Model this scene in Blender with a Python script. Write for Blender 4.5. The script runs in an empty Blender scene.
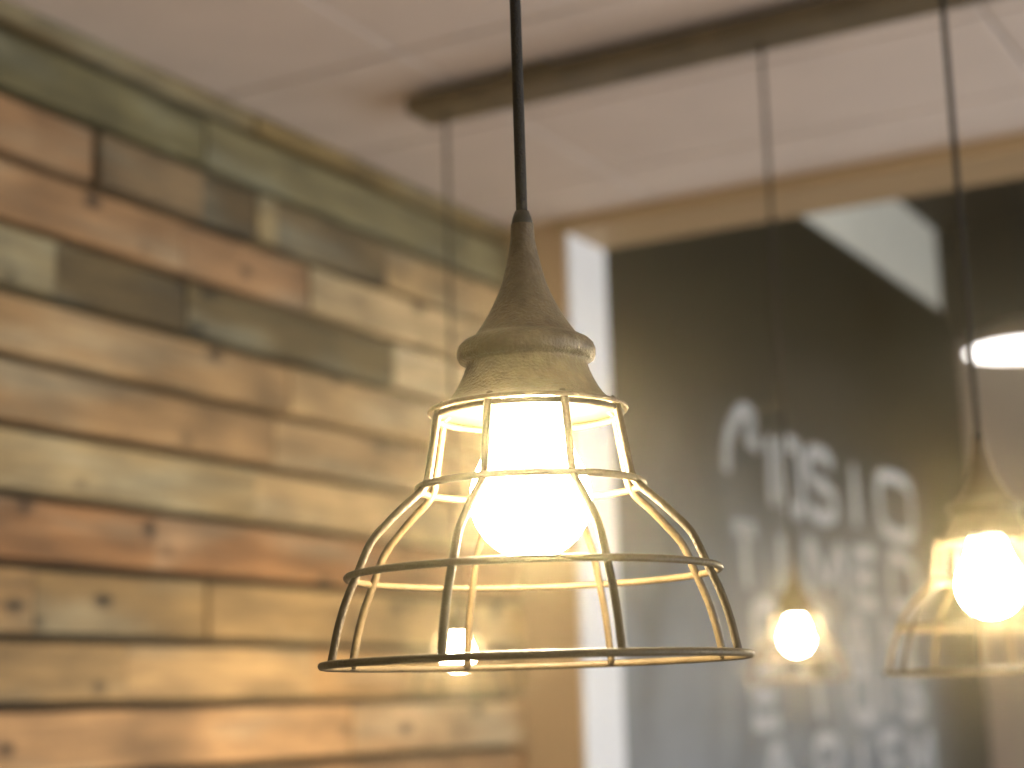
import bpy, bmesh, math, random
from mathutils import Vector, Matrix
random.seed(7)
PI = math.pi
S = bpy.context.scene
C = S.collection
EYE = 1.55                      # height of the lens above the floor; z values below are given from the lens

# ------------------------------------------------------------------ materials
def mat(name, base=(.5, .5, .5), rough=.6, metal=0., spec=None):
    m = bpy.data.materials.new(name); m.use_nodes = True
    b = m.node_tree.nodes['Principled BSDF']
    b.inputs['Base Color'].default_value = (*base, 1)
    b.inputs['Roughness'].default_value = rough
    b.inputs['Metallic'].default_value = metal
    if spec is not None: b.inputs['Specular IOR Level'].default_value = spec
    return m

def nd(m, t, **kw):
    n = m.node_tree.nodes.new(t)
    for k, v in kw.items(): setattr(n, k, v)
    return n

def ln(m, a, b): m.node_tree.links.new(a, b)

def noisy(name, base, var=.25, scale=8., rough=.6, metal=0., bump=0., stretch=(1, 1, 1), bscale=None, spec=None, detail=6.):
    """base colour broken up by noise, with an optional fine bump"""
    m = mat(name, base, rough, metal, spec)
    b = m.node_tree.nodes['Principled BSDF']
    tc = nd(m, 'ShaderNodeTexCoord'); mp = nd(m, 'ShaderNodeMapping')
    mp.inputs['Scale'].default_value = stretch
    ln(m, tc.outputs['Object'], mp.inputs['Vector'])
    n = nd(m, 'ShaderNodeTexNoise'); n.inputs['Scale'].default_value = scale; n.inputs['Detail'].default_value = detail
    ln(m, mp.outputs['Vector'], n.inputs['Vector'])
    r = nd(m, 'ShaderNodeValToRGB')
    r.color_ramp.elements[0].position = .3; r.color_ramp.elements[1].position = .7
    r.color_ramp.elements[0].color = (*[c * (1 - var) for c in base], 1)
    r.color_ramp.elements[1].color = (*[min(1, c * (1 + var)) for c in base], 1)
    ln(m, n.outputs['Fac'], r.inputs['Fac']); ln(m, r.outputs['Color'], b.inputs['Base Color'])
    if bump:
        n2 = nd(m, 'ShaderNodeTexNoise'); n2.inputs['Scale'].default_value = bscale or scale * 3; n2.inputs['Detail'].default_value = 3
        ln(m, mp.outputs['Vector'], n2.inputs['Vector'])
        bp = nd(m, 'ShaderNodeBump'); bp.inputs['Strength'].default_value = bump; bp.inputs['Distance'].default_value = .002
        ln(m, n2.outputs['Fac'], bp.inputs['Height']); ln(m, bp.outputs['Normal'], b.inputs['Normal'])
    return m

def emis(name, col, strength):
    m = bpy.data.materials.new(name); m.use_nodes = True
    nt = m.node_tree; nt.nodes.clear()
    e = nt.nodes.new('ShaderNodeEmission'); o = nt.nodes.new('ShaderNodeOutputMaterial')
    e.inputs['Color'].default_value = (*col, 1); e.inputs['Strength'].default_value = strength
    nt.links.new(e.outputs[0], o.inputs[0])
    return m

def wood_planks():
    """reclaimed boards: a tone per board (attribute, some lifted to paint in lamp flare), with grain, knots and worn streaks"""
    m = mat('reclaimed_boards', (.4, .3, .2), .75)
    b = m.node_tree.nodes['Principled BSDF']
    at = nd(m, 'ShaderNodeAttribute', attribute_name='tone')
    of = nd(m, 'ShaderNodeAttribute', attribute_name='shift')
    tc = nd(m, 'ShaderNodeTexCoord')
    ad = nd(m, 'ShaderNodeVectorMath', operation='ADD')
    ln(m, tc.outputs['Object'], ad.inputs[0]); ln(m, of.outputs['Vector'], ad.inputs[1])
    mp = nd(m, 'ShaderNodeMapping'); mp.inputs['Scale'].default_value = (1, .9, 14)
    ln(m, ad.outputs[0], mp.inputs['Vector'])
    g = nd(m, 'ShaderNodeTexNoise'); g.inputs['Scale'].default_value = 5; g.inputs['Detail'].default_value = 8; g.inputs['Distortion'].default_value = .6
    ln(m, mp.outputs['Vector'], g.inputs['Vector'])
    gr = nd(m, 'ShaderNodeMapRange'); gr.inputs['From Min'].default_value = .25; gr.inputs['From Max'].default_value = .75
    gr.inputs['To Min'].default_value = .62; gr.inputs['To Max'].default_value = 1.25
    ln(m, g.outputs['Fac'], gr.inputs['Value'])
    # broad weathering
    mp2 = nd(m, 'ShaderNodeMapping'); mp2.inputs['Scale'].default_value = (1, 2.2, 5)
    ln(m, ad.outputs[0], mp2.inputs['Vector'])
    w = nd(m, 'ShaderNodeTexNoise'); w.inputs['Scale'].default_value = 2.2; w.inputs['Detail'].default_value = 4
    ln(m, mp2.outputs['Vector'], w.inputs['Vector'])
    wr = nd(m, 'ShaderNodeMapRange'); wr.inputs['From Min'].default_value = .3; wr.inputs['From Max'].default_value = .7
    wr.inputs['To Min'].default_value = .6; wr.inputs['To Max'].default_value = 1.32
    ln(m, w.outputs['Fac'], wr.inputs['Value'])
    mu = nd(m, 'ShaderNodeMath', operation='MULTIPLY'); ln(m, gr.outputs[0], mu.inputs[0]); ln(m, wr.outputs[0], mu.inputs[1])
    # knots
    mp3 = nd(m, 'ShaderNodeMapping'); mp3.inputs['Scale'].default_value = (1, 3.1, 5.2)
    ln(m, ad.outputs[0], mp3.inputs['Vector'])
    v = nd(m, 'ShaderNodeTexVoronoi'); v.inputs['Scale'].default_value = 1.9
    ln(m, mp3.outputs['Vector'], v.inputs['Vector'])
    kr = nd(m, 'ShaderNodeMapRange'); kr.inputs['From Min'].default_value = .06; kr.inputs['From Max'].default_value = .20
    kr.inputs['To Min'].default_value = .22; kr.inputs['To Max'].default_value = 1.; kr.interpolation_type = 'SMOOTHSTEP'
    ln(m, v.outputs['Distance'], kr.inputs['Value'])
    m2 = nd(m, 'ShaderNodeMath', operation='MULTIPLY'); ln(m, mu.outputs[0], m2.inputs[0]); ln(m, kr.outputs[0], m2.inputs[1])
    # paler, greener worn film in places
    mx0 = nd(m, 'ShaderNodeMix', data_type='RGBA')
    mx0.inputs['B'].default_value = (.36, .36, .25, 1)
    w2 = nd(m, 'ShaderNodeTexNoise'); w2.inputs['Scale'].default_value = 1.3; w2.inputs['Detail'].default_value = 5
    mp4 = nd(m, 'ShaderNodeMapping'); mp4.inputs['Scale'].default_value = (1, 1.5, 9); mp4.inputs['Location'].default_value = (3, 8, 1)
    ln(m, ad.outputs[0], mp4.inputs['Vector']); ln(m, mp4.outputs['Vector'], w2.inputs['Vector'])
    fr = nd(m, 'ShaderNodeMapRange'); fr.inputs['From Min'].default_value = .5; fr.inputs['From Max'].default_value = .75; fr.inputs['To Max'].default_value = .55
    ln(m, w2.outputs['Fac'], fr.inputs['Value']); ln(m, fr.outputs[0], mx0.inputs['Factor'])
    ln(m, at.outputs['Color'], mx0.inputs['A'])
    mx = nd(m, 'ShaderNodeMix', data_type='RGBA', blend_type='MULTIPLY'); mx.inputs['Factor'].default_value = 1
    ln(m, mx0.outputs['Result'], mx.inputs['A']); ln(m, m2.outputs[0], mx.inputs['B'])
    ln(m, mx.outputs['Result'], b.inputs['Base Color'])
    bp = nd(m, 'ShaderNodeBump'); bp.inputs['Strength'].default_value = .4; bp.inputs['Distance'].default_value = .003
    ln(m, g.outputs['Fac'], bp.inputs['Height']); ln(m, bp.outputs['Normal'], b.inputs['Normal'])
    return m

def chalkboard_mat():
    """matt black board whose pale lower film mixes rubbed-out chalk with painted-in daylight sheen"""
    m = mat('chalkboard_black', (.02, .019, .015), .65, spec=.25)
    b = m.node_tree.nodes['Principled BSDF']
    tc = nd(m, 'ShaderNodeTexCoord'); sp = nd(m, 'ShaderNodeSeparateXYZ')
    ln(m, tc.outputs['Object'], sp.inputs[0])
    n = nd(m, 'ShaderNodeTexNoise'); n.inputs['Scale'].default_value = 2.6; n.inputs['Detail'].default_value = 5; n.inputs['Distortion'].default_value = .8
    ln(m, tc.outputs['Object'], n.inputs['Vector'])
    # lower part paler: chalk dust plus daylight sheen and glare painted into the colour
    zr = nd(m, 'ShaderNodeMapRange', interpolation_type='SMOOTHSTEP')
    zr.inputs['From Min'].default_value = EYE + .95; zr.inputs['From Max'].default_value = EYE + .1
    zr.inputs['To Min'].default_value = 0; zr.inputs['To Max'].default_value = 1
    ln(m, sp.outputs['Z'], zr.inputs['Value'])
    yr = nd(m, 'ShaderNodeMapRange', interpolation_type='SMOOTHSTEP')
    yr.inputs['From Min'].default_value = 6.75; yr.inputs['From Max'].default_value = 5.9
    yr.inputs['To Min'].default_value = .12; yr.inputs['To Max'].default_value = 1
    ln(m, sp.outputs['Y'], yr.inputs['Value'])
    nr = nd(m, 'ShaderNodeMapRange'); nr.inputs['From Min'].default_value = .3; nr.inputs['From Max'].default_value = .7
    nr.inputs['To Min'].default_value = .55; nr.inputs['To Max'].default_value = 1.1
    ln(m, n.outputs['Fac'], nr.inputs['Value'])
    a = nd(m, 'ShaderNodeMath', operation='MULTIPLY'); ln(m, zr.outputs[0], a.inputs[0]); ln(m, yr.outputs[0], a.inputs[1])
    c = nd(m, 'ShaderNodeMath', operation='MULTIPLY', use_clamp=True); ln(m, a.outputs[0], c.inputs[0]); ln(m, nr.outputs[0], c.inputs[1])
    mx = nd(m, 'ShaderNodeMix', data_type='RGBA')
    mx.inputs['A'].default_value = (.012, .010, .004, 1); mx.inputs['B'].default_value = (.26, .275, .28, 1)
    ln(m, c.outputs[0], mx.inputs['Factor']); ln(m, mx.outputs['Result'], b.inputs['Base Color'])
    return m

BULB_L = 165.
M = dict(
    boards=wood_planks(),
    backer=mat('dark_backing', (.018, .013, .007), .9),
    ceiling=noisy('ceiling_panel', (.73, .62, .53), .06, 5, .85, bump=.15, bscale=160),
    seam=mat('panel_joint', (.22, .18, .14), .9),
    tan=noisy('tan_paint', (.54, .38, .22), .05, 3, .6),
    header=noisy('tan_wood', (.46, .32, .17), .10, 3, .55, stretch=(.6, 8, 8)),
    white=noisy('white_paint', (.87, .86, .84), .03, 4, .45),
    offwhite=noisy('off_white_paint', (.84, .78, .62), .06, 3, .7),
    beige=noisy('beige_paint', (.50, .38, .28), .06, 2, .75),
    darkwood=noisy('dark_stained_wood', (.035, .023, .008), .3, 4, .7, stretch=(1, 8, 8)),
    bar=noisy('stained_wood_bar', (.14, .105, .055), .25, 14, .5),
    floor=noisy('floor_wood', (.42, .30, .20), .2, 3, .5, stretch=(9, .6, 1)),
    bronze=noisy('bronze_powder_coat', (.135, .096, .054), .22, 160, .45, metal=.3, bump=.5, bscale=650),
    wire=noisy('antique_brass_wire', (.058, .039, .017), .2, 90, .5, metal=0., bump=.3, bscale=500, spec=.3),
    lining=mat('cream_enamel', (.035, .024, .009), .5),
    cord=noisy('black_fabric_cord', (.018, .014, .010), .3, 300, .8, bump=.6, bscale=900),
    socket=mat('black_socket', (.02, .018, .015), .5),
    brass=mat('brass_thread', (.6, .45, .2), .3, 1.),
    bulb=emis('lit_bulb_glass', (1., .82, .53), BULB_L),
    diffuser=emis('lit_diffuser', (1., .93, .85), 5.),
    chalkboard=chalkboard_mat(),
    chalk=noisy('white_chalk', (.46, .46, .44), .3, 26, .95),
    wframe=mat('window_frame_paint', (.5, .5, .48), .5),
)

# ------------------------------------------------------------------ mesh helpers
def obj(name, bm, m, parent=None, smooth=False, auto=None):
    me = bpy.data.meshes.new(name)
    bmesh.ops.recalc_face_normals(bm, faces=bm.faces)
    bm.to_mesh(me); bm.free()
    for x in (m if isinstance(m, (list, tuple)) else [m]): me.materials.append(x)
    if smooth:
        for p in me.polygons: p.use_smooth = True
    o = bpy.data.objects.new(name, me); C.objects.link(o)
    if parent is not None: o.parent = parent
    return o

def box(bm, x0, x1, y0, y1, z0, z1, bev=0., mi=0):
    t = bmesh.new()
    vs = [t.verts.new((x, y, z)) for x in (x0, x1) for y in (y0, y1) for z in (z0, z1)]
    for f in ((0, 1, 3, 2), (4, 6, 7, 5), (0, 4, 5, 1), (2, 3, 7, 6), (0, 2, 6, 4), (1, 5, 7, 3)):
        t.faces.new([vs[i] for i in f])
    bmesh.ops.recalc_face_normals(t, faces=t.faces)
    if bev:
        bmesh.ops.bevel(t, geom=t.edges[:], offset=bev, segments=2, affect='EDGES', profile=.5)
    mp = {}
    out = []
    for v in t.verts: mp[v] = bm.verts.new(v.co)
    for f in t.faces:
        n = bm.faces.new([mp[v] for v in f.verts]); n.material_index = mi; out.append(n)
    t.free()
    return out

def lathe(bm, prof, seg=64, mi=0, close=False):
    """revolve (r, z) pairs about Z"""
    rings = []
    for r, z in prof:
        if r < 1e-6: rings.append([bm.verts.new((0, 0, z))])
        else: rings.append([bm.verts.new((r * math.cos(2 * PI * k / seg), r * math.sin(2 * PI * k / seg), z)) for k in range(seg)])
    pairs = list(zip(rings[:-1], rings[1:]))
    if close: pairs.append((rings[-1], rings[0]))
    for a, b in pairs:
        for k in range(seg):
            j = (k + 1) % seg
            if len(a) == 1 and len(b) == 1: continue
            if len(a) == 1: f = bm.faces.new((a[0], b[k], b[j]))
            elif len(b) == 1: f = bm.faces.new((a[k], a[j], b[0]))
            else: f = bm.faces.new((a[k], a[j], b[j], b[k]))
            f.material_index = mi

def tube(bm, pts, r, seg=12, closed=False, caps=True):
    """sweep a circle of radius r along pts"""
    P = [Vector(p) for p in pts]; n = len(P); rings = []
    up = None
    for i in range(n):
        if closed: t = (P[(i + 1) % n] - P[i - 1]).normalized()
        else: t = (P[min(i + 1, n - 1)] - P[max(i - 1, 0)]).normalized()
        if up is None:
            a = Vector((0, 0, 1)) if abs(t.z) < .9 else Vector((1, 0, 0))
            up = (a - t * a.dot(t)).normalized()
        else:
            up = (up - t * up.dot(t)).normalized()
        s = t.cross(up)
        rings.append([bm.verts.new(P[i] + (up * math.cos(2 * PI * k / seg) + s * math.sin(2 * PI * k / seg)) * r) for k in range(seg)])
    for i in range(n if closed else n - 1):
        a, b = rings[i], rings[(i + 1) % n]
        for k in range(seg):
            j = (k + 1) % seg
            bm.faces.new((a[k], a[j], b[j], b[k]))
    if caps and not closed:
        bm.faces.new(rings[0][::-1]); bm.faces.new(rings[-1])

def smooth_path(pts, sub=8):
    """Catmull-Rom through pts"""
    P = [Vector(p) for p in pts]; out = []
    for i in range(len(P) - 1):
        p0 = P[i - 1] if i else P[0] * 2 - P[1]
        p1, p2 = P[i], P[i + 1]
        p3 = P[i + 2] if i + 2 < len(P) else P[-1] * 2 - P[-2]
        for k in range(sub):
            t = k / sub
            out.append(.5 * ((2 * p1) + (p2 - p0) * t + (2 * p0 - 5 * p1 + 4 * p2 - p3) * t * t + (3 * p1 - p0 - 3 * p2 + p3) * t ** 3))
    out.append(P[-1])
    return out

def struct(name, bm, m, **k):
    o = obj(name, bm, m, **k); o['kind'] = 'structure'; return o

def thing(name, label, cat, loc, rz=0., group=None):
    o = bpy.data.objects.new(name, None); C.objects.link(o)
    o.empty_display_size = .05
    o.location = loc; o.rotation_euler = (0, 0, rz); o['label'] = label; o['category'] = cat
    if group: o['group'] = group
    return o

def Z(z): return z + EYE

# ------------------------------------------------------------------ setting
XL, YF, HC = -1.95, 3.5, 1.15           # plank wall, far wall, ceiling above the lens
XR, YB, YE = 3.2, -2.4, 7.08            # right wall, wall behind, end of the room beyond
XJ, YJ = -1.79, 3.69                    # jamb face and back edge of the opening
ZA = 1.93                               # ceiling of the room beyond
ZFL = -EYE

# plank wall: one structure, each board's own tone, lifted toward the far end to paint in lamp flare
TAN, PINK, GREEN, OLIVE, CREAM = (.37, .25, .14), (.43, .28, .175), (.20, .20, .125), (.085, .07, .036), (.50, .40, .255)
TAUPE, ORANGE, BROWN, PALEG, GREY = (.25, .205, .145), (.45, .245, .115), (.30, .185, .09), (.37, .345, .22), (.29, .245, .165)
rows = [
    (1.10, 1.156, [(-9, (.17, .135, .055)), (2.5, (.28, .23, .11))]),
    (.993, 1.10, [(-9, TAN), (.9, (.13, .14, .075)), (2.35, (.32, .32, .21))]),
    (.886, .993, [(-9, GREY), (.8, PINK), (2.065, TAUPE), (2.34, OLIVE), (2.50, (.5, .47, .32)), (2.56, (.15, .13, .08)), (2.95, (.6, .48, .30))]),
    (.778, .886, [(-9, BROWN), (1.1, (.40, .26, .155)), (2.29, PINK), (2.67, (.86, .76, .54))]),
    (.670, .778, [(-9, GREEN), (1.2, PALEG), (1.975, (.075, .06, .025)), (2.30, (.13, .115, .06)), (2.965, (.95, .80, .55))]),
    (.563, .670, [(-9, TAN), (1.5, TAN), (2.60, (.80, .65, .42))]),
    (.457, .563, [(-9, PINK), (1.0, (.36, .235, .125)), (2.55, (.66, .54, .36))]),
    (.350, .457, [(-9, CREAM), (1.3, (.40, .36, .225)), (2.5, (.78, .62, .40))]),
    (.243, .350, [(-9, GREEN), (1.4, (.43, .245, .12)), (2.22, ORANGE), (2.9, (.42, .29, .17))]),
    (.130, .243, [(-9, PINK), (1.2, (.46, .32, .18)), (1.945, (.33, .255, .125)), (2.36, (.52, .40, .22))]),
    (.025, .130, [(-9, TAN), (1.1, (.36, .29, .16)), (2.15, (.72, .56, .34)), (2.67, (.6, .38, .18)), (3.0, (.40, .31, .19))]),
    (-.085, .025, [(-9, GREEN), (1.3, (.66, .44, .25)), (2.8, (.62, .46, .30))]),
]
z = -.085
pal = [TAN, PINK, GREEN, CREAM, TAUPE, ORANGE, BROWN, PALEG, GREY]
while z - .107 > ZFL - .05:
    segs = [(-9, random.choice(pal))]; y = YB + random.uniform(.4, 1.4)
    while y < YF - .4:
        segs.append((y, random.choice(pal))); y += random.uniform(.6, 1.5)
    rows.append((max(z - .107, ZFL), z, segs)); z -= .107
bm = bmesh.new()
tone = bm.loops.layers.float_color.new('tone')
shift = bm.loops.layers.float_color.new('shift')
def paint(fs, col):
    s = (random.uniform(0, 9), random.uniform(0, 9), random.uniform(0, 9), 1)
    for f in fs:
        for l in f.loops: l[tone] = (*col, 1); l[shift] = s
GAP = .0078
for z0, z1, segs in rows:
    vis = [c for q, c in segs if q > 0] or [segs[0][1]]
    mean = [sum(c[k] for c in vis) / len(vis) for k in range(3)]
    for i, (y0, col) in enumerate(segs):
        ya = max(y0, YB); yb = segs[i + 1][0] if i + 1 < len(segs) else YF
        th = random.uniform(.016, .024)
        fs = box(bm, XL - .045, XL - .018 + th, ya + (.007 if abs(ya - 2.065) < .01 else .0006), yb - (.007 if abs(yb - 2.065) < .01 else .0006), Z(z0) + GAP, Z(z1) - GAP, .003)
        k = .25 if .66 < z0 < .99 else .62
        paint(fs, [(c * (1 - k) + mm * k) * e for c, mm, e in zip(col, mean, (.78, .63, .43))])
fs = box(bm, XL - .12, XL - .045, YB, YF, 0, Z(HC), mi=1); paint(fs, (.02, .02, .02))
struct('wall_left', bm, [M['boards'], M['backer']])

# ceiling: panels on a dark grid
bm = bmesh.new()
box(bm, XL - .12, XR + .1, YB - .1, YJ, Z(HC) + .012, Z(HC) + .1, mi=1)
ys = [2.40 + .415 * k for k in range(-12, 3)]
ys = [YB - .1] + [y for y in ys if YB < y < YF and not 1.9 < y < 2.1] + [YF + .02]
xs = [XL - .1, -1.55, -.62, .31, 1.24, 2.17, XR + .05]
for a, b in zip(xs[:-1], xs[1:]):
    for c, d in zip(ys[:-1], ys[1:]):
        box(bm, a + .003, b - .003, c + .005, d - .005, Z(HC), Z(HC) + .02, .003)
struct('ceiling', bm, [M['ceiling'], M['seam']])

# floor of both rooms
bm = bmesh.new()
x = XL - .1
while x < XR + .1:
    box(bm, x + .001, x + .139, YB - .1, YE + .1, -.03, 0, .002); x += .14
box(bm, XL - .1, XR + .1, YB - .1, YE + .1, -.08, -.02)
struct('floor', bm, M['floor'])

# far wall: tan pier between the boards and the opening, and the wall over the opening
bm = bmesh.new()
box(bm, XL - .12, XJ - .012, YF, YJ, 0, Z(HC))
struct('wall_far', bm, M['tan'])
bm = bmesh.new()
box(bm, XJ - .012, XJ, YF - .004, YJ + .004, 0, Z(1.115), .002)
struct('trim_1', bm, M['white'])
bm = bmesh.new()
box(bm, XJ - .012, XR, YF, YJ, Z(1.115), Z(HC) + .02)
box(bm, XJ - .03, XR, YF - .018, YF + .002, Z(1.115), Z(HC), .003)     # fascia board
struct('trim_2', bm, M['header'])
bm = bmesh.new()
box(bm, XJ - .012, XR, YJ - .06, YJ, Z(1.117), Z(ZA) + .05)
struct('wall_over_opening', bm, M['offwhite'])

# room beyond
bm = bmesh.new()
box(bm, XJ - .2, XJ - .022, YJ, YE + .1, 0, Z(ZA) + .05)
struct('wall_beyond_left', bm, M['offwhite'])
bm = bmesh.new()
box(bm, XJ - .2, XR + .1, YE, YE + .1, 0, Z(ZA) + .05)
struct('wall_beyond_end', bm, M['beige'])
bm = bmesh.new()
yy = YJ - .06
while yy < YE:
    box(bm, XJ - .022, XR, yy + .002, min(yy + .16, YE) - .002, Z(ZA), Z(ZA) + .02, .003); yy += .16
box(bm, XJ - .1, XR + .1, YJ - .06, YE + .1, Z(ZA) + .015, Z(ZA) + .1)
struct('ceiling_beyond', bm, M['darkwood'])
bm = bmesh.new()
box(bm, XJ - .022, XR, 6.93, YE + .01, Z(1.47), Z(ZA) + .005, .006)   # dark bulkhead along the end wall
struct('trim_3', bm, M['darkwood'])

# right wall with two tall windows, and the wall behind the camera
W = [(.1, 2.9, .35, 1.75), (4.1, 6.7, .35, 1.9)]
bm = bmesh.new()
ya = YB - .1
for (a, b, c, d) in W:
    box(bm, XR, XR + .12, ya, a, 0, Z(ZA)); box(bm, XR, XR + .12, a, b, 0, c); box(bm, XR, XR + .12, a, b, d, Z(ZA)); ya = b
box(bm, XR, XR + .12, ya, YE + .1, 0, Z(ZA))
struct('wall_right', bm, M['offwhite'])
bm = bmesh.new(); box(bm, XL - .12, XR + .12, YB - .12, YB, 0, Z(HC) + .1)
struct('wall_back', bm, M['darkwood'])
for i, (a, b, c, d) in enumerate(W):
    bm = bmesh.new()
    for (p, q, r, s) in ((a, b, c, c + .06), (a, b, d - .06, d), (a, a + .06, c, d), (b - .06, b, c, d), ((a + b) / 2 - .02, (a + b) / 2 + .02, c, d)):
        box(bm, XR + .03, XR + .09, p, q, r, s, .004)
    struct('window_%d' % (i + 1), bm, M['wframe'])

# ------------------------------------------------------------------ mounting bar on the ceiling
bar = thing('mounting_bar', 'dark stained mounting bar under the ceiling carrying two small far pendants', 'light bar', (-1.64, 2.598, Z(1.10)))
bm = bmesh.new(); box(bm, 0, 2.9, -.046, .046, 0, .030, .003)
obj('beam', bm, M['bar'], bar)
for x in (.25, 1.45, 2.65):
    bm = bmesh.new(); box(bm, x - .04, x + .04, -.03, .03, .030, .050, .002)
    obj('bracket', bm, M['bar'], bar)

# ------------------------------------------------------------------ cage pendant lamp; its origin is the middle of the bulb, z up
def zz(v): return v            # heights below are metres from the lens
RIM, WAIST, R2, RB = .1455, .1070, .0642, .0225
def cap_profile():
    px = [  # height, radius of the outside of the cap
        (.2410, .0058), (.2330, .0062), (.2255, .0075), (.2180, .0092), (.2105, .0112), (.2050, .0133), (.1996, .0158), (.1940, .0187),
        (.1888, .0219), (.1850, .0245), (.1828, .0262), (.1815, .0290), (.1800, .0318), (.1780, .0338), (.1755, .0347), (.1728, .0347), (.1706, .0338),
        (.1694, .0318), (.1688, .0304), (.1680, .0303), (.1640, .0316), (.1600, .0334), (.1560, .0355), (.1525, .0378), (.1500, .0402), (.1480, .0435), (.1468, .0470), (.1462, .0489)]
    return [(r, h) for h, r in px]

LX, LY, LZ = -.3997, .7296, .1010        # the near lamp

def make_pendant(label, x, y, top, rose):
    t = thing('pendant_lamp', label, 'pendant lamp', (x, y, EYE), group='wire cage pendant lamps')
    # cord
    bm = bmesh.new(); tube(bm, [(0, 0, .236 + (top - .236) * k / 20) for k in range(21)], .0029, 12)
    obj('cord', bm, M['cord'], t, True)
    bm = bmesh.new(); lathe(bm, [(0, .248), (.0036, .248), (.0050, .244), (.0058, .240), (.0058, .236), (.0052, .232), (0, .232)], 32)
    obj('cord_grip', bm, M['socket'], t, True)
    if rose:
        bm = bmesh.new(); lathe(bm, [(0, HC), (.055, HC), (.055, HC - .02), (.048, HC - .035), (.012, HC - .05), (0, HC - .05)], 48)
        obj('ceiling_rose', bm, M['bronze'], t, True)
    # cap: spun metal outside
    pr = cap_profile()
    lip = [(.0496, .1458), (.0499, .1449), (.0494, .1440), (.0482, .1440)]
    bm = bmesh.new(); lathe(bm, pr + lip + [(.0470, .1453), (.0430, .1466), (.0395, .1490)], 96)
    cap = obj('cap', bm, M['bronze'], t, True)
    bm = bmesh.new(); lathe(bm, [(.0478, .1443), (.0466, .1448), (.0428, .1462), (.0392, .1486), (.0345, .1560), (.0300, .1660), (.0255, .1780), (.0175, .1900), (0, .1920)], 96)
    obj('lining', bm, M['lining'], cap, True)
    # socket and bulb
    bm = bmesh.new(); lathe(bm, [(0, .195), (.015, .195), (.0162, .190), (.0162, .160), (.0150, .157), (0, .157)], 40)
    obj('socket', bm, M['socket'], t, True)
    bp = [(0, .0715), (.0060, .0720), (.0120, .0738), (.0180, .0772), (.0230, .0820), (.0270, .0880), (.0294, .0945), (.0301, .1010), (.0295, .1075),
          (.0278, .1135), (.0252, .1190), (.0226, .1240), (.0202, .1290), (.0182, .1340), (.0166, .1390), (.0154, .1440), (.0146, .1490), (.0138, .1515)]
    bm = bmesh.new(); lathe(bm, bp, 64)
    bulb = obj('bulb', bm, M['bulb'], t, True)
    bm = bmesh.new(); lathe(bm, [(.0142, .1512)] + [(.0132 + .0008 * (k % 2), .1515 + .0012 * k) for k in range(8)] + [(0, .161)], 40)
    obj('bulb_base', bm, M['brass'], bulb, True)
    # cage: four hoops and eight ribs
    for r, h, w in ((.0462, RIM - .0030, .0016), (.0556, WAIST, .0018), (.0905, R2, .0018), (.1030, RB, .0019)):
        bm = bmesh.new(); tube(bm, [(r * math.cos(2 * PI * k / 96), r * math.sin(2 * PI * k / 96), h) for k in range(96)], w, 12, closed=True)
        obj('hoop', bm, M['wire'], t, True)
    view = math.atan2(-LY, -LX)            # ribs straddle the direction to the lens
    for k in range(8):
        a = view + math.radians(22.5 + 45 * k - 1.)
        pts = [(.0440, .1470), (.0466, .1445), (.0478, .1400), (.0505, .1240), (.0524, .1130), (.0536, .1085), (.0572, .1035), (.0650, .0967),
               (.0735, .0885), (.0820, .0790), (.0886, .0645), (.0945, .0510), (.0985, .0380), (.1018, .0225)]
        bm = bmesh.new(); tube(bm, smooth_path([(r * math.cos(a), r * math.sin(a), h) for r, h in pts], 5), .0020, 12)
        obj('rib', bm, M['wire'], t, True)
    return t

def copy_tree(o, parent=None, skip=()):
    c = o.copy(); C.objects.link(c)
    if parent is not None: c.parent = parent
    for ch in list(o.children):
        if ch.name.split('.')[0] not in skip: copy_tree(ch, c, skip)
    return c

near = make_pendant('large sharp wire cage pendant lamp hanging in front of the plank wall', LX, LY, HC - .04, True)
right = copy_tree(near)
right.location = (-.3985, 1.622, EYE)
right['label'] = 'blurred cage pendant lamp cut by the right edge, in front of the chalkboard end'
far = []; FS = .82
for (x, lab) in ((-1.579, 'small blurred pendant lamp under the left end of the bar, before the plank wall'),
                 (-.950, 'small blurred pendant lamp under the bar, before the chalk writing')):
    f = copy_tree(near, skip=('ceiling_rose', 'cord'))
    f.location = (x, 2.598, EYE + .014); f.scale = (FS, FS, FS); f['label'] = lab
    far.append(f)
cm = None
for f in far:
    bm = bmesh.new(); tube(bm, [(0, 0, .236 + (1.087 / FS - .236) * k / 16) for k in range(17)], .0040, 10)
    obj('cord', bm, M['cord'], f, True)

# ------------------------------------------------------------------ saucer lamp in the room beyond
s = thing('saucer_lamp', 'bright white saucer lamp hanging in the room beyond, above the right cage pendant', 'ceiling lamp', (-1.255, 5.9, Z(1.168)))
bm = bmesh.new(); lathe(bm, [(.208, .0), (.215, .003), (.213, .012), (.190, .038), (.145, .070), (.080, .098), (.030, .108), (0, .110)], 72)
obj('lamp_shade', bm, noisy('saucer_enamel', (.55, .42, .30), .05, 6, .5), s, True)
bm = bmesh.new(); lathe(bm, [(.207, .001), (.190, -.002), (.120, -.004), (0, -.005)], 72)
obj('diffuser', bm, M['diffuser'], s, True)
bm = bmesh.new(); tube(bm, [(0, 0, .105), (0, 0, .4), (0, 0, ZA - 1.175)], .006, 10)
obj('cord', bm, M['cord'], s, True)

# ------------------------------------------------------------------ chalkboard with writing
cb = bmesh.new()
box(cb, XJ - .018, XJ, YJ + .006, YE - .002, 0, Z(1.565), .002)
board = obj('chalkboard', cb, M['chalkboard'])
board['label'] = 'tall black chalkboard with blurred white chalk writing beyond the opening'; board['category'] = 'chalkboard'

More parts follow.
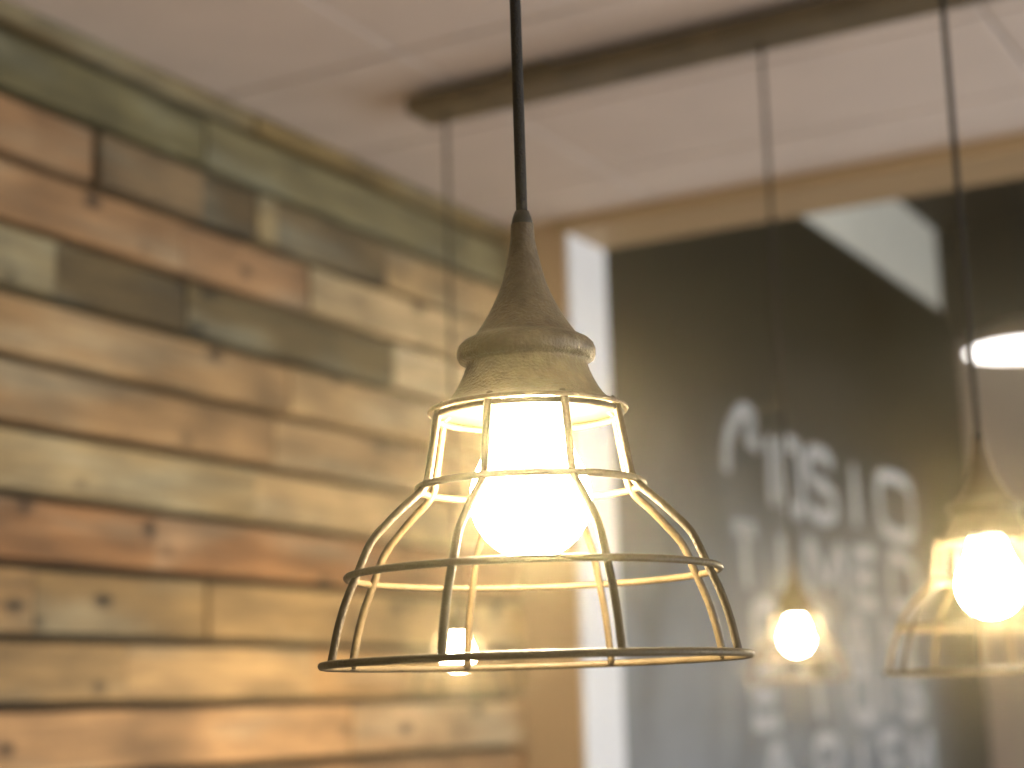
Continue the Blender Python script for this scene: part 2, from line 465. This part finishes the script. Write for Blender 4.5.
GL = {  # strokes in a unit box
    'hook': [[(.04, .32), (.1, .7), (.3, 1.02), (.62, 1.24), (.9, 1.16), (.72, .9), (1.02, .8)]],
    'I': [[(.5, 0), (.5, 1)]],
    'O': [[(.1, .1), (.06, .5), (.1, .92), (.5, 1.), (.9, .92), (.95, .5), (.9, .08), (.5, 0), (.1, .1)]],
    'S': [[(.92, .85), (.6, 1), (.2, .95), (.08, .72), (.3, .54), (.7, .46), (.94, .28), (.8, .05), (.4, 0), (.06, .12)]],
    'D': [[(.1, 0), (.1, 1), (.6, .97), (.92, .8), (.95, .3), (.75, .05), (.1, 0)]],
    'T': [[(0, 1), (1, 1)], [(.5, 1), (.5, 0)]],
    'E': [[(.95, 1), (.1, 1), (.1, 0), (.95, 0)], [(.1, .5), (.8, .5)]],
    'M': [[(.05, 0), (.1, 1), (.5, .35), (.9, 1), (.95, 0)]],
    'N': [[(.08, 0), (.1, 1), (.88, 0), (.92, 1)]],
    'R': [[(.1, 0), (.1, 1), (.75, 1), (.92, .75), (.7, .5), (.1, .48)], [(.5, .48), (.95, 0)]],
    'A': [[(.02, 0), (.45, 1), (.55, 1), (.98, 0)], [(.2, .38), (.8, .38)]],
}
def ribbon(bm, pts, w):
    P = [Vector(p) for p in pts]; L, Rr = [], []
    for i in range(len(P)):
        t = (P[min(i + 1, len(P) - 1)] - P[max(i - 1, 0)])
        if t.length < 1e-6: t = Vector((1, 0))
        t.normalize(); n = Vector((-t.y, t.x)) * w / 2
        L.append(P[i] + n); Rr.append(P[i] - n)
    for off in (.0025,):
        a = [bm.verts.new((XJ + off, p.x, Z(p.y))) for p in L]; b = [bm.verts.new((XJ + off, p.x, Z(p.y))) for p in Rr]
        c = [bm.verts.new((XJ - .001, p.x, Z(p.y))) for p in L]; d = [bm.verts.new((XJ - .001, p.x, Z(p.y))) for p in Rr]
        for i in range(len(P) - 1):
            bm.faces.new((a[i], a[i + 1], b[i + 1], b[i])); bm.faces.new((c[i], d[i], d[i + 1], c[i + 1]))
            bm.faces.new((a[i], c[i], c[i + 1], a[i + 1])); bm.faces.new((b[i], b[i + 1], d[i + 1], d[i]))
        bm.faces.new((a[0], b[0], d[0], c[0])); bm.faces.new((a[-1], c[-1], d[-1], b[-1]))
lines = [  # (glyph, y0, y1), z0, z1, stroke
    ([('hook', 4.40, 4.66), ('I', 4.70, 4.82), ('O', 4.84, 5.02), ('S', 5.06, 5.34), ('I', 5.46, 5.62), ('O', 5.78, 6.22)], .57, .78, .048),
    ([('T', 4.44, 4.60), ('I', 4.74, 4.88), ('M', 5.02, 5.38), ('E', 5.48, 5.72), ('D', 5.86, 6.20)], .315, .485, .045),
    ([('R', 4.55, 4.78), ('S', 4.95, 5.2), ('A', 5.32, 5.6), ('N', 5.72, 6.1)], .10, .26, .05),
    ([('E', 4.50, 4.72), ('T', 4.92, 5.2), ('O', 5.35, 5.6), ('I', 5.70, 5.78), ('S', 5.92, 6.18)], -.06, .09, .05),
    ([('A', 4.55, 4.8), ('R', 5.0, 5.22), ('I', 5.38, 5.5), ('E', 5.62, 5.86), ('M', 5.95, 6.25)], -.29, -.13, .05),
]
for ch, z0, z1, w in lines:
    for g, y0, y1 in ch:
        bm = bmesh.new()
        for st in GL[g]:
            pts = [(y0 + (y1 - y0) * p[0], z0 + (z1 - z0) * p[1]) for p in st]
            if len(pts) > 4: pts = [(p.x, p.y) for p in smooth_path([(p[0], p[1], 0) for p in pts], 5)]
            ribbon(bm, pts, w)
        o = obj('chalk_letter', bm, M['chalk'], board); o['label'] = 'white chalk letter'

# ------------------------------------------------------------------ light
def area(name, loc, rot, sx, sy, energy, col):
    l = bpy.data.lights.new(name, 'AREA'); l.shape = 'RECTANGLE'; l.size = sx; l.size_y = sy; l.energy = energy; l.color = col
    o = bpy.data.objects.new(name, l); C.objects.link(o); o.location = loc; o.rotation_euler = rot
    return o
for i, (a, b, c, d) in enumerate(W):
    area('daylight', (XR - .01, (a + b) / 2, (c + d) / 2), (0, PI / 2, 0), d - c, b - a, (78, 90)[i], (.86, .93, 1.))

w = bpy.data.worlds.new('World'); S.world = w; w.use_nodes = True
nt = w.node_tree
bg = nt.nodes['Background']; bg.inputs['Color'].default_value = (.7, .8, 1, 1); bg.inputs['Strength'].default_value = .3
vs = nt.nodes.new('ShaderNodeVolumeScatter')  # thin haze added to imitate lens glare around the bulbs
vs.inputs['Color'].default_value = (1, .87, .56, 1); vs.inputs['Density'].default_value = .027; vs.inputs['Anisotropy'].default_value = .94
nt.links.new(vs.outputs[0], nt.nodes['World Output'].inputs['Volume'])

# ------------------------------------------------------------------ camera
cd = bpy.data.cameras.new('camera'); cam = bpy.data.objects.new('camera', cd); C.objects.link(cam)
R = ((0.86949348, -0.11763735, -0.47973174), (0.4930786, 0.14923442, 0.8570896), (-0.02923326, -0.98177927, 0.18776282))
cam.matrix_world = Matrix(((R[0][0], -R[0][1], -R[0][2], 0), (R[1][0], -R[1][1], -R[1][2], 0), (R[2][0], -R[2][1], -R[2][2], EYE), (0, 0, 0, 1)))
cd.sensor_fit = 'HORIZONTAL'; cd.sensor_width = 36.; cd.lens = 1700 / 1024 * 36
cd.clip_start = .02; cd.clip_end = 100
cd.dof.use_dof = True; cd.dof.focus_distance = .815; cd.dof.aperture_fstop = 5.8
S.camera = cam

S.view_settings.view_transform = 'Standard'; S.view_settings.look = 'None'
S.view_settings.gamma = 1; S.view_settings.use_curve_mapping = False
S.view_settings.exposure = .45
S.cycles.use_denoising = True
S.cycles.max_bounces = 8
S.cycles.volume_bounces = 0
